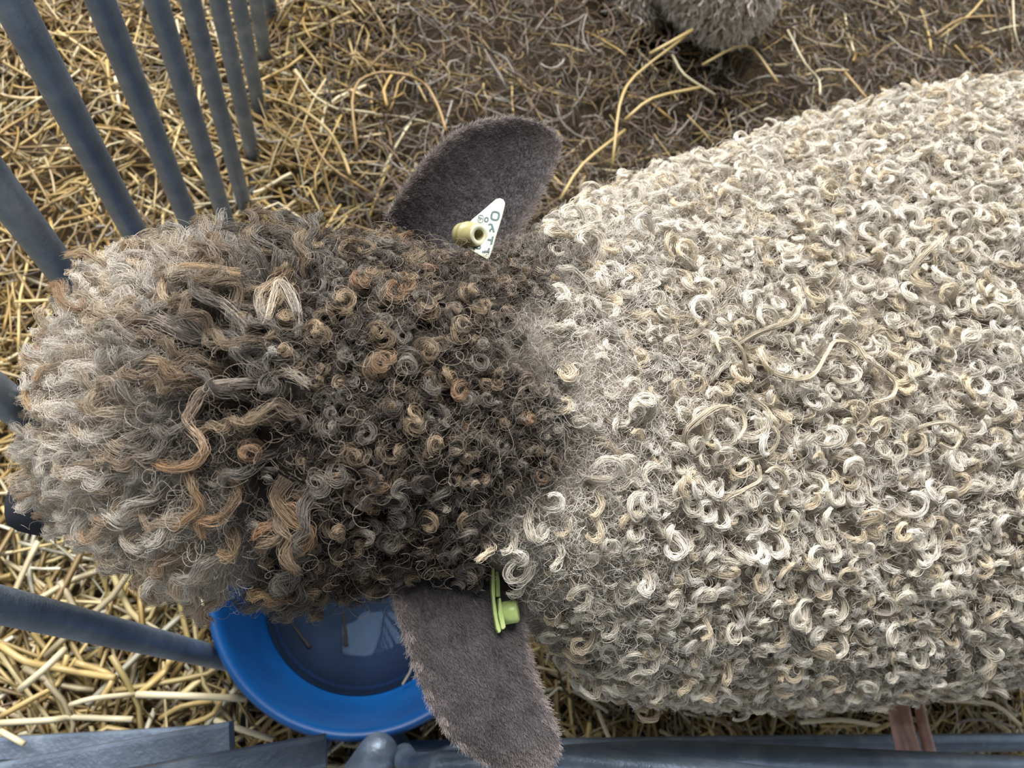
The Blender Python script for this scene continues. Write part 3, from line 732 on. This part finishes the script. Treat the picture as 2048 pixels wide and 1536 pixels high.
for pts in ([(740, 660), (760, 740), (860, 790), (980, 760), (1060, 660), (1120, 590), (1200, 590)], [(600, 580), (720, 520), (850, 480), (910, 400), (910, 320), (880, 260)],
            [(1200, 530), (1280, 600), (1310, 680), (1400, 730), (1470, 790), (1460, 870), (1380, 900)], [(700, 830), (620, 740), (560, 640), (490, 580), (420, 590), (430, 650)],
            [(660, 860), (720, 940), (740, 1010), (770, 1040)], [(290, 1170), (260, 1070), (340, 980), (440, 940), (540, 960), (570, 1040), (530, 1110)],
            [(640, 1220), (740, 1180), (760, 1100), (730, 1040)], [(700, 1480), (790, 1400), (800, 1310), (740, 1260), (690, 1280)],
            [(1680, 1100), (1620, 1050), (1750, 1010), (1840, 1060), (1800, 1150), (1720, 1120)], [(1600, 200), (1660, 110), (1720, 60), (1790, 0)], [(500, 1540), (490, 1440), (570, 1370), (650, 1330), (640, 1250)]):
    hero(pts, *A, (.34, .29, .22), CW, .0016, 34, 30, lift=(.010, .020), frizz=.0006, frad=.00016)

# --- the 300 locks that show largest become parts of their own, the rest one fleece
allsz = []
for g, (P_, r_, c_, m_, sz) in enumerate(LOCKS):
    ctr = P_.mean((1, 2)); u, v = proj(ctr)
    vis = (u > 20) & (u < 2028) & (v > 20) & (v < 1516) & ((unit(EYE - ctr) * unit(ctr - np.c_[ctr[:, 0], np.interp(ctr[:, 0], [-.3, 1.0], [.19, .37]), np.full(len(ctr), .45)])).sum(1) > .45)
    dep = np.linalg.norm(EYE - ctr, axis=1)
    allsz += [(float(-a_ / d_), g, i) for i, (a_, d_, ok_) in enumerate(zip(np.asarray(sz) * np.ones(len(P_)) * rng.uniform(.7, 1.3, len(P_)), dep, vis)) if ok_]
allsz.sort()
quota = {}
single = set()
for _, g, i in allsz:
    if len(single) >= 268: break
    cap = (70, 45, 30, 0, 60, 25, 0, 60, 0)[g]
    if quota.get(g, 0) >= cap: continue
    quota[g] = quota.get(g, 0) + 1; single.add((g, i))
for g, (P_, r_, c_, m_, sz) in enumerate(LOCKS):
    L, nf, K = P_.shape[:3]
    mask = np.ones(L, bool)
    for (gg, i) in single:
        if gg == g:
            mask[i] = False
            make_curves('wool_lock', P_[i], r_[i], c_[i], m_, sheep)
    o = make_curves(('body_fleece', 'body_fleece', 'body_fleece', 'body_fleece', 'crown_fleece', 'crown_fleece', 'crown_fleece', 'forehead_fleece', 'forehead_fleece')[g],
                    P_[mask].reshape(-1, K, 3), r_[mask].reshape(-1, K), c_[mask].reshape(-1, K, 3), m_, sheep)
    o['kind'] = 'stuff'

# ------------------------------------------------------------------ ears
def resample(pts, n):
    pts = np.asarray(pts, float); t = np.r_[0, np.cumsum(np.linalg.norm(np.diff(pts, axis=0), axis=1))]
    # smooth interpolation
    tt = np.linspace(0, t[-1], n)
    C = np.stack([np.interp(tt, t, pts[:, k]) for k in range(pts.shape[1])], 1)
    for _ in range(2): C[1:-1] = (C[:-2] + 2 * C[1:-1] + C[2:]) / 4
    return C
def make_ear(E0, E1, cup, thick, name, label):
    """E0, E1: the two edges from base to tip in world space"""
    nu, nvv = 26, 17
    A, B = resample(E0, nu), resample(E1, nu)
    w = np.linspace(0, 1, nvv)
    mid = A[:, None] * (1 - w)[None, :, None] + B[:, None] * w[None, :, None]
    du = np.gradient(mid, axis=0); dv = np.gradient(mid, axis=1)
    nr = unit(np.cross(du, dv)); nr *= np.sign((nr * (EYE - mid)).sum(-1, keepdims=True))
    bump = -cup * (4 * w * (1 - w))[None, :, None] * np.sin(np.pi * np.linspace(.25, .98, nu))[:, None, None]
    top = mid + nr * bump
    th = thick * (0.35 + 0.65 * np.sqrt(np.clip(4 * w * (1 - w), 0, 1)))[None, :, None] * np.ones((nu, 1, 1))
    bot = top - nr * th
    V = np.concatenate([top.reshape(-1, 3), bot.reshape(-1, 3)]); o_ = nu * nvv
    Fc = []
    for i in range(nu - 1):
        for j in range(nvv - 1):
            q = (i * nvv + j, i * nvv + j + 1, (i + 1) * nvv + j + 1, (i + 1) * nvv + j)
            Fc.append(q); Fc.append(tuple(x + o_ for x in q[::-1]))
    rim = [i * nvv for i in range(nu)] + [(nu - 1) * nvv + j for j in range(1, nvv)] + [i * nvv + nvv - 1 for i in range(nu - 2, -1, -1)] + [j for j in range(nvv - 2, 0, -1)]
    for p, q in zip(rim, rim[1:] + rim[:1]): Fc.append((p, q, q + o_, p + o_))
    if np.cross(top[1, 0] - top[0, 0], top[0, 1] - top[0, 0]).dot(EYE - top[0, 0]) > 0: Fc = [q[::-1] for q in Fc]
    W = np.tile(w, nu); Uu = np.repeat(np.linspace(0, 1, nu), nvv)
    rimw = np.maximum(np.abs(W - .5) * 2, Uu) ** 8
    c = np.array((.10, .092, .098)) * (1 - rimw[:, None]) + np.array((.14, .12, .11)) * rimw[:, None]
    c = np.concatenate([c, c])
    me = mesh_obj(name, V, Fc, M_EAR, sheep, col=c)
    tag(me, label)
    # velvet
    sf = surface(me)
    P, N = scatter(sf, 2.6e6)
    k = (N * (EYE - P)).sum(1) > -.25 * np.linalg.norm(EYE - P, axis=1); P, N = P[k], N[k]
    # rim weight from the nearest vertex
    n = len(P)
    idx = np.array([int(x) for x in np.argmin(((P[:, None, :] - V[None, ::3, :]) ** 2).sum(-1), 1)]) * 3 if n * len(V) / 3 < 6e7 else np.zeros(n, int)
    rw = np.concatenate([rimw, rimw])[np.clip(idx, 0, len(V) - 1)]
    axis = unit((A[-1] + B[-1] - A[0] - B[0])[None])
    K = 4; s = np.linspace(0, 1, K)[None]
    d = unit(N * .55 + perp(N, axis) * .8 + rng.normal(0, .38, (n, 3)))
    ln = rng.uniform(.0013, .0030, n) * (1 + .5 * rw)
    Pz = P[:, None] + d[:, None] * (ln[:, None] * s)[..., None]
    pn = np.sin(P[:, 0] * 210 + 2 * np.sin(P[:, 1] * 150)) * np.sin(P[:, 1] * 170 + P[:, 0] * 90)
    c = np.array((.105, .095, .102)) * (rng.uniform(.5, 1.5, (n, 1)) + .35 * pn[:, None]) + np.array((.24, .20, .18)) * rw[:, None] * rng.uniform(.5, 1.3, (n, 1))
    o = make_curves('ear_velvet', Pz, .00007 * np.ones((n, K)), c[:, None], M_FRIZZ, me); o['kind'] = 'stuff'
    return me
up0 = [at(770, 440, hz(.585)), at(800, 385, hz(.60)), at(850, 318, hz(.61)), at(900, 268, hz(.613)), at(960, 241, hz(.612)), at(1025, 232, hz(.61)), at(1080, 243, hz(.606)), at(1112, 268, hz(.602))]
up1 = [at(930, 520, hz(.575)), at(990, 500, hz(.575)), at(1035, 478, hz(.577)), at(1060, 430, hz(.583)), at(1085, 385, hz(.588)), at(1108, 335, hz(.594)), at(1121, 300, hz(.599)), at(1118, 280, hz(.602))]
make_ear(up0, up1, .012, .006, 'ear', 'dark velvety ear standing out over the hay, holding the white tag')
lo0 = [at(775, 1150, hz(.60)), at(787, 1195, hz(.598)), at(806, 1260, hz(.592)), at(830, 1340, hz(.582)), at(862, 1415, hz(.572)), at(905, 1482, hz(.562)), at(960, 1524, hz(.553)), at(1030, 1545, hz(.546))]
lo1 = [at(1030, 1130, hz(.56)), at(1040, 1190, hz(.565)), at(1050, 1265, hz(.567)), at(1064, 1325, hz(.566)), at(1083, 1385, hz(.562)), at(1108, 1435, hz(.556)), at(1124, 1490, hz(.55)), at(1100, 1540, hz(.546))]
make_ear(lo0, lo1, -.008, .006, 'ear', 'dark velvety ear hanging over the blue bucket rim, holding the green tag')

# ------------------------------------------------------------------ ear tags
def plate(pts, thick, name, mat, parent, n=None):
    """flat polygon (world points, roughly planar) given thickness along its normal"""
    P = np.array(pts); c = P.mean(0)
    nr = n if n is not None else unit(np.cross(P[1] - P[0], P[2] - P[0]))
    if n is None and nr.dot(EYE - c) < 0: nr = -nr
    k = len(P)
    inner = c + (P - c) * .94
    V = np.concatenate([P - nr * thick / 2, P + nr * thick * .25, inner + nr * thick / 2])
    Fc = [tuple(range(k - 1, -1, -1)), tuple(2 * k + j for j in range(k))]
    for j in range(k):
        q = (j + 1) % k
        Fc += [(j, q, k + q, k + j), (k + j, k + q, 2 * k + q, 2 * k + j)]
    return mesh_obj(name, V, Fc, mat, parent, smooth=False), nr
def basis(c, n, ref):
    n = unit(np.asarray(n, float)); e1 = unit(ref - ref.dot(n) * n); return np.stack([e1, np.cross(n, e1), n], 1)
def lathe_at(prof, c, n, name, mat, parent, seg=40):
    V, Fc = lathe(prof, seg); Bm = basis(c, n, np.array([1.0, .2, .1]))
    V = np.asarray(c) + np.array(V) @ Bm.T
    return mesh_obj(name, V, Fc, mat, parent)
# white tag on the upper ear: plate plane through three points, facing mostly the camera
tagw = tag(empty('ear_tag', sheep), 'cream ear tag with dark printed letters')
zt = hz(.632)
def tp(px, py): return at(px, py, zt + (px - 960) * 1.5e-4 - (py - 450) * -0.6e-4)
outline = [(992, 399), (1000, 397), (1007, 400), (1010, 406), (1009, 412), (1003, 436), (993, 468), (984, 500), (977, 520), (938, 498), (930, 486), (929, 470), (934, 452), (944, 440), (962, 425)]
pl, nrm = plate([tp(*p) for p in outline], .0013, 'tag_plate', M_TAG, tagw)
c0 = tp(936, 470)
axd = unit(nrm + unit(tp(990, 484) - tp(944, 466)) * 2.1)
lathe_at([(.0, -0.00778), (0.00643, -0.00778), (0.00778, -0.00705), (0.00809, -0.00415), (0.00809, -0.00052), (0.00861, .0), (0.00861, 0.00083), (0.00768, 0.00124), (0.00746, 0.01089), (0.00684, 0.01182), (0.00456, 0.01182), (0.00373, 0.01120), (0.00311, 0.00622), (.0, 0.00622)], c0, axd, 'stud', M_STUD, tagw)
lathe_at([(0.00353, 0.01203), (0.00435, 0.01265), (0.00622, 0.01265), (0.00684, 0.01203), (0.00622, 0.01161), (0.00435, 0.01161), (0.00353, 0.01203)], c0, axd, 'stud_face', M_TAG, tagw)
def stroke(pts, w, name='letter'):
    P = np.array([tp(*p) for p in pts]) + nrm * .0008
    V, Fc = [], []
    T = unit(np.gradient(P, axis=0)); S = np.cross(T, nrm)
    for p, s_ in zip(P, S): V += [p + s_ * w, p - s_ * w, p + s_ * w + nrm * .00015, p - s_ * w + nrm * .00015]
    k = len(P)
    for i in range(k - 1):
        b0 = 4 * i; Fc += [(b0 + 2, b0 + 3, b0 + 7, b0 + 6), (b0, b0 + 2, b0 + 6, b0 + 4), (b0 + 3, b0 + 1, b0 + 5, b0 + 7), (b0 + 1, b0, b0 + 4, b0 + 5)]
    Fc += [(0, 1, 3, 2), (4 * k - 4, 4 * k - 2, 4 * k - 1, 4 * k - 3)]
    return mesh_obj(name, V, Fc, M_INK, tagw, smooth=False)
def oval(cx, cy, a_, b_, rot, n=20):
    out = []
    for i in range(n + 1):
        t = TAU * i / n; x = a_ * math.copysign(abs(math.cos(t)) ** .7, math.cos(t)); y = b_ * math.copysign(abs(math.sin(t)) ** .7, math.sin(t))
        out.append((cx + x * math.cos(rot) - y * math.sin(rot), cy + x * math.sin(rot) + y * math.cos(rot)))
    return out
stroke(oval(991, 433.5, 7.4, 8.2, .2), 0.000715)
stroke(oval(973.5, 441, 3.2, 4.0, .2), 0.000520)
stroke(oval(962, 439.5, 5.0, 7.4, .1), 0.000260)
stroke([(960, 442), (962, 436), (965, 440)], 0.000390); stroke([(959, 436), (962, 441)], 0.000390)
stroke([(977.5, 452), (981, 449.5), (984, 451), (986, 457), (988.5, 466)], 0.000715); stroke([(985, 458), (980.5, 462), (981, 465)], 0.000650)
stroke([(986.5, 474.5), (983, 490.5)], 0.000715); stroke([(985, 482.5), (976, 480.5)], 0.000780)
stroke([(979, 498), (977, 507)], 0.000715); stroke([(978, 503.5), (965, 505.5)], 0.000650)
stroke([(950, 491), (949, 501)], 0.000520); stroke(oval(957.5, 496, 4, 3, .1), 0.000520)

# green tag on the lower ear, seen edge on
tagg = tag(empty('ear_tag', sheep), 'pale green ear tag seen edge on')
def gp(px, py, z): return at(px, py, z)
def slab(pts2, z0, z1, name, mat, parent):
    """polygon in picture-plane directions extruded downwards from z0 to z1"""
    k = len(pts2)
    V = [at(*p, z0) for p in pts2]
    dz = np.array([0, 0, z1 - z0])
    V = V + [v + dz for v in V]
    Fc = [tuple(range(k)), tuple(range(2 * k - 1, k - 1, -1))] + [(j, (j + 1) % k, k + (j + 1) % k, k + j) for j in range(k)]
    o = mesh_obj(name, V, Fc, mat, parent, smooth=False)
    bm = bmesh.new(); bm.from_mesh(o.data); bmesh.ops.recalc_face_normals(bm, faces=bm.faces); bm.to_mesh(o.data); bm.free()
    m = o.modifiers.new('b', 'BEVEL'); m.width = .0006; m.segments = 2
    return o
slab([(985, 1122), (989, 1120), (990, 1160), (991, 1200), (997, 1240), (1003, 1262), (998, 1267), (993, 1258), (987, 1225), (983, 1180), (983, 1140)], .690, .670, 'tag_plate', M_GREEN, tagg)
slab([(990, 1128), (996, 1138), (1000, 1160), (1001, 1194), (992, 1194)], .686, .674, 'tag_flap', M_GREEN, tagg)
slab([(998, 1195), (1002, 1196), (1006, 1222), (1012, 1254), (1008, 1259), (1003, 1258), (997, 1228)], .692, .678, 'collar', M_GREEN, tagg)
p0, p1 = at(1004, 1227, .685), at(1036, 1221, .688)
lathe_at([(.0, .0), (.0066, .0), (.0066, float(np.linalg.norm(p1 - p0)) - .0012), (.0056, float(np.linalg.norm(p1 - p0))), (.0, float(np.linalg.norm(p1 - p0)))], p0, p1 - p0, 'stud', M_GREEN, tagg)

# ------------------------------------------------------------------ resting sheep at the hay heap
lamb = tag(empty('sheep'), 'grey-brown woolly sheep lying in the hay beyond the curly sheep', 'sheep')
r0 = at(1480, 58, .12)
ax = unit(np.array([-.34, 1.0, 0.0]))
def along(d_, side, z): return np.array([r0[0], r0[1], 0]) + ax * d_ + np.array([ax[1], -ax[0], 0]) * side + np.array([0, 0, z])
rings = [(0.0, .02, .13), (.015, .06, .14), (.05, .09, .15), (.12, .118, .165), (.25, .155, .18), (.42, .19, .185), (.58, .17, .18), (.68, .12, .19), (.74, .09, .24), (.80, .075, .29)]
LV, LF = [], []
nn_ = 28
for d_, r_, zc in rings:
    for j in range(nn_):
        a_ = TAU * j / nn_; LV.append(along(d_, r_ * math.cos(a_), max(zc + r_ * 1.02 * math.sin(a_), .01)))
for i in range(len(rings) - 1):
    for j in range(nn_): LF.append((i * nn_ + j, i * nn_ + (j + 1) % nn_, (i + 1) * nn_ + (j + 1) % nn_, (i + 1) * nn_ + j))
LF += [tuple(range(nn_ - 1, -1, -1)), tuple((len(rings) - 1) * nn_ + j for j in range(nn_))]
hd = along(.88, .0, .34)
lp = [(LV, LF), tube([along(.76, 0, .27), along(.86, 0, .34), along(.98, .03, .31)], [.08, .075, .045], 18)]
for sd in (-1, 1):
    lp.append(tube([along(.24, .11 * sd, .10), along(.12, .12 * sd, .05), along(.30, .15 * sd, .03)], [.07, .045, .025], 14))
    lp.append(tube([along(.60, .12 * sd, .10), along(.70, .15 * sd, .05), along(.56, .17 * sd, .03)], [.06, .04, .025], 14))
lb = fuse('body', lp, .016, M_SKIN, lamb)
nvl = len(lb.data.vertices)
a = lb.data.color_attributes.new('col', 'FLOAT_COLOR', 'POINT')
a.data.foreach_set('color', np.tile(np.array((.34, .28, .24, 1), np.float32), nvl))
for sd in (-1, 1):
    mesh_obj('ear', *tube([along(.87, .06 * sd, .36), along(.88, .10 * sd, .355), along(.89, .14 * sd, .335)], [.012, .024, .008], 12), M_NOSE, lamb)
P, N = scatter(surface(lb), 22000)
P, N = P[P[:, 2] > .03], N[P[:, 2] > .03]
n = len(P); K = 8
s = np.linspace(0, 1, K)
dn = unit(N * .8 + np.array([0, -.1, -.9]) + rng.normal(0, .3, (n, 3)))
ph = rng.random((n, 1)) * TAU; sdv = perp(dn, rng.normal(size=(n, 3)))
C = P[:, None] + dn[:, None] * (rng.uniform(.016, .034, n)[:, None] * s)[..., None] + sdv[:, None] * (.0032 * (np.sin(TAU * 1.2 * s + ph) - np.sin(ph)))[..., None]
Pf, rad = fibres(C, 9, np.full(n, .0022), np.linspace(1.2, .3, K), .0008, .0003)
tc = np.array((.88, .80, .72)) * rng.uniform(.7, 1.25, (n, 1)); rc = np.array((.46, .39, .34)) * np.ones((n, 1))
g = np.interp(s, [0, .7, 1], [0, 1, 1])[None, None, :, None]
c = (rc[:, None, None] * (1 - g) + tc[:, None, None] * g) * rng.uniform(.8, 1.15, (n, 9, 1, 1))
o = make_curves('fleece', Pf.reshape(-1, K, 3), rad.reshape(-1, K), c.reshape(-1, K, 3), M_FRIZZ, lamb); o['kind'] = 'stuff'

# ------------------------------------------------------------------ person crouching outside, one hand through the rails
per = tag(empty('person'), 'bare hand reaching through the round rails to touch the pale fleece', 'person')
fing = []
for i, (kx, tx, zt_, rr) in enumerate(((1807, 1782, .245, .0068), (1832, 1806, .250, .0062), (1861, 1836, .247, .0068), (1886, 1852, .240, .0058))):
    a0 = at(kx + 10, 1590, .262); a1 = at(kx, 1510, .262); a2 = at((kx + tx) / 2 - 2, 1452, zt_ + .008); a3 = at(tx, 1395, zt_ - .012); a4 = at(tx - 6, 1372, zt_ - .024)
    if i == 3: a1, a2, a3, a4 = at(kx, 1560, .255), at(kx - 4, 1545, .245), at(kx - 6, 1535, .235), at(kx - 8, 1530, .225)
    fing.append(tube([a0, a1, a2, a3, a4], [rr * 1.25, rr * 1.12, rr * 1.0, rr * .92, rr * .7], 14))
k0 = (at(1832, 1590, .262) + at(1894, 1590, .258)) / 2
wr = k0 + np.array([.055, -.085, .0])
palm = [tube([at(1845, 1578, .262), at(1845, 1578, .262) * .45 + wr * .55 + np.array([-.012, 0, 0]), wr + np.array([-.008, 0, 0])], [.013, .017, .017], 14),
        tube([at(1880, 1578, .258), at(1880, 1578, .258) * .45 + wr * .55 + np.array([.012, 0, 0]), wr + np.array([.008, 0, 0])], [.012, .016, .017], 14),
        tube([wr + np.array([-.018, .022, -.006]), at(1812, 1580, .240), at(1800, 1552, .228)], [.014, .0105, .008], 14)]
el = wr + np.array([.10, -.23, .05])
sh = np.array([.98, -.62, .70])
hand_bits = fing + palm + [tube([wr + np.array([-.01, .01, 0]), wr * .6 + el * .4, el], [.021, .032, .036], 18)]
head_c = np.array([1.16, -.62, .93])
hand_bits += [blob(head_c, .078, .092, .108), blob(head_c + np.array([-.02, .09, -.02]), .014, .018, .02, 10), tube([head_c + np.array([0, -.03, -.06]), np.array([1.17, -.68, .76])], [.055, .06], 16),
              blob(head_c + np.array([-.078, -.005, -.01]), .012, .02, .03, 10), blob(head_c + np.array([.078, -.005, -.01]), .012, .02, .03, 10), blob(head_c + np.array([-.005, .084, -.062]), .026, .012, .008, 10)]
hand_bits.append(tube([np.array([1.17, -.70, .74]), np.array([1.17, -.74, .50]), np.array([1.17, -.72, .28])], [.10, .12, .12], 20))
hand_bits.append(tube([sh, el * .98 + sh * .02], [.05, .038], 16)); hand_bits.append(tube([np.array([1.10, -.68, .70]), sh], [.06, .055], 16))
hand_bits.append(tube([np.array([1.24, -.68, .70]), np.array([1.36, -.62, .68]), np.array([1.40, -.52, .47]), np.array([1.26, -.38, .46])], [.06, .052, .04, .026], 16))
body_p = fuse('body', hand_bits, .0026, M_HAND, per, 3)
# clothes and hair
jk = [tube([np.array([1.17, -.70, .78]), np.array([1.17, -.745, .52]), np.array([1.17, -.72, .26])], [.125, .145, .14], 24),
      tube([np.array([1.10, -.68, .71]), sh, el, el * .62 + wr * .38], [.085, .078, .056, .043], 18),
      tube([np.array([1.24, -.68, .71]), np.array([1.36, -.62, .68]), np.array([1.40, -.52, .47]), np.array([1.31, -.43, .463])], [.075, .066, .05, .042], 18)]
fuse('jacket', jk, .009, M_SLEEVE, per, 4)
tr = []
for sd in (-1, 1):
    tr.append(tube([np.array([1.17 + .07 * sd, -.74, .26]), np.array([1.17 + .12 * sd, -.45, .34]), np.array([1.17 + .11 * sd, -.66, .08])], [.10, .078, .055], 18))
fuse('trousers', tr, .01, M_SOIL, per, 4)
for sd in (-1, 1):
    mesh_obj('shoe', *tube([np.array([1.17 + .11 * sd, -.71, .045]), np.array([1.17 + .11 * sd, -.60, .05]), np.array([1.17 + .11 * sd, -.47, .03])], [.04, .042, .03], 16), M_TWIG, per)
    mesh_obj('eye', *blob(head_c + np.array([.031 * sd - .004, .078, .012]), .011, .01, .009, 10), M_TWIG, per)
hp = [blob(head_c + np.array([0, -.022, .026]), .086, .09, .096), blob(head_c + np.array([0, -.07, -.02]), .07, .05, .08)]
fuse('hair', hp, .006, M_TWIG, per, 2)
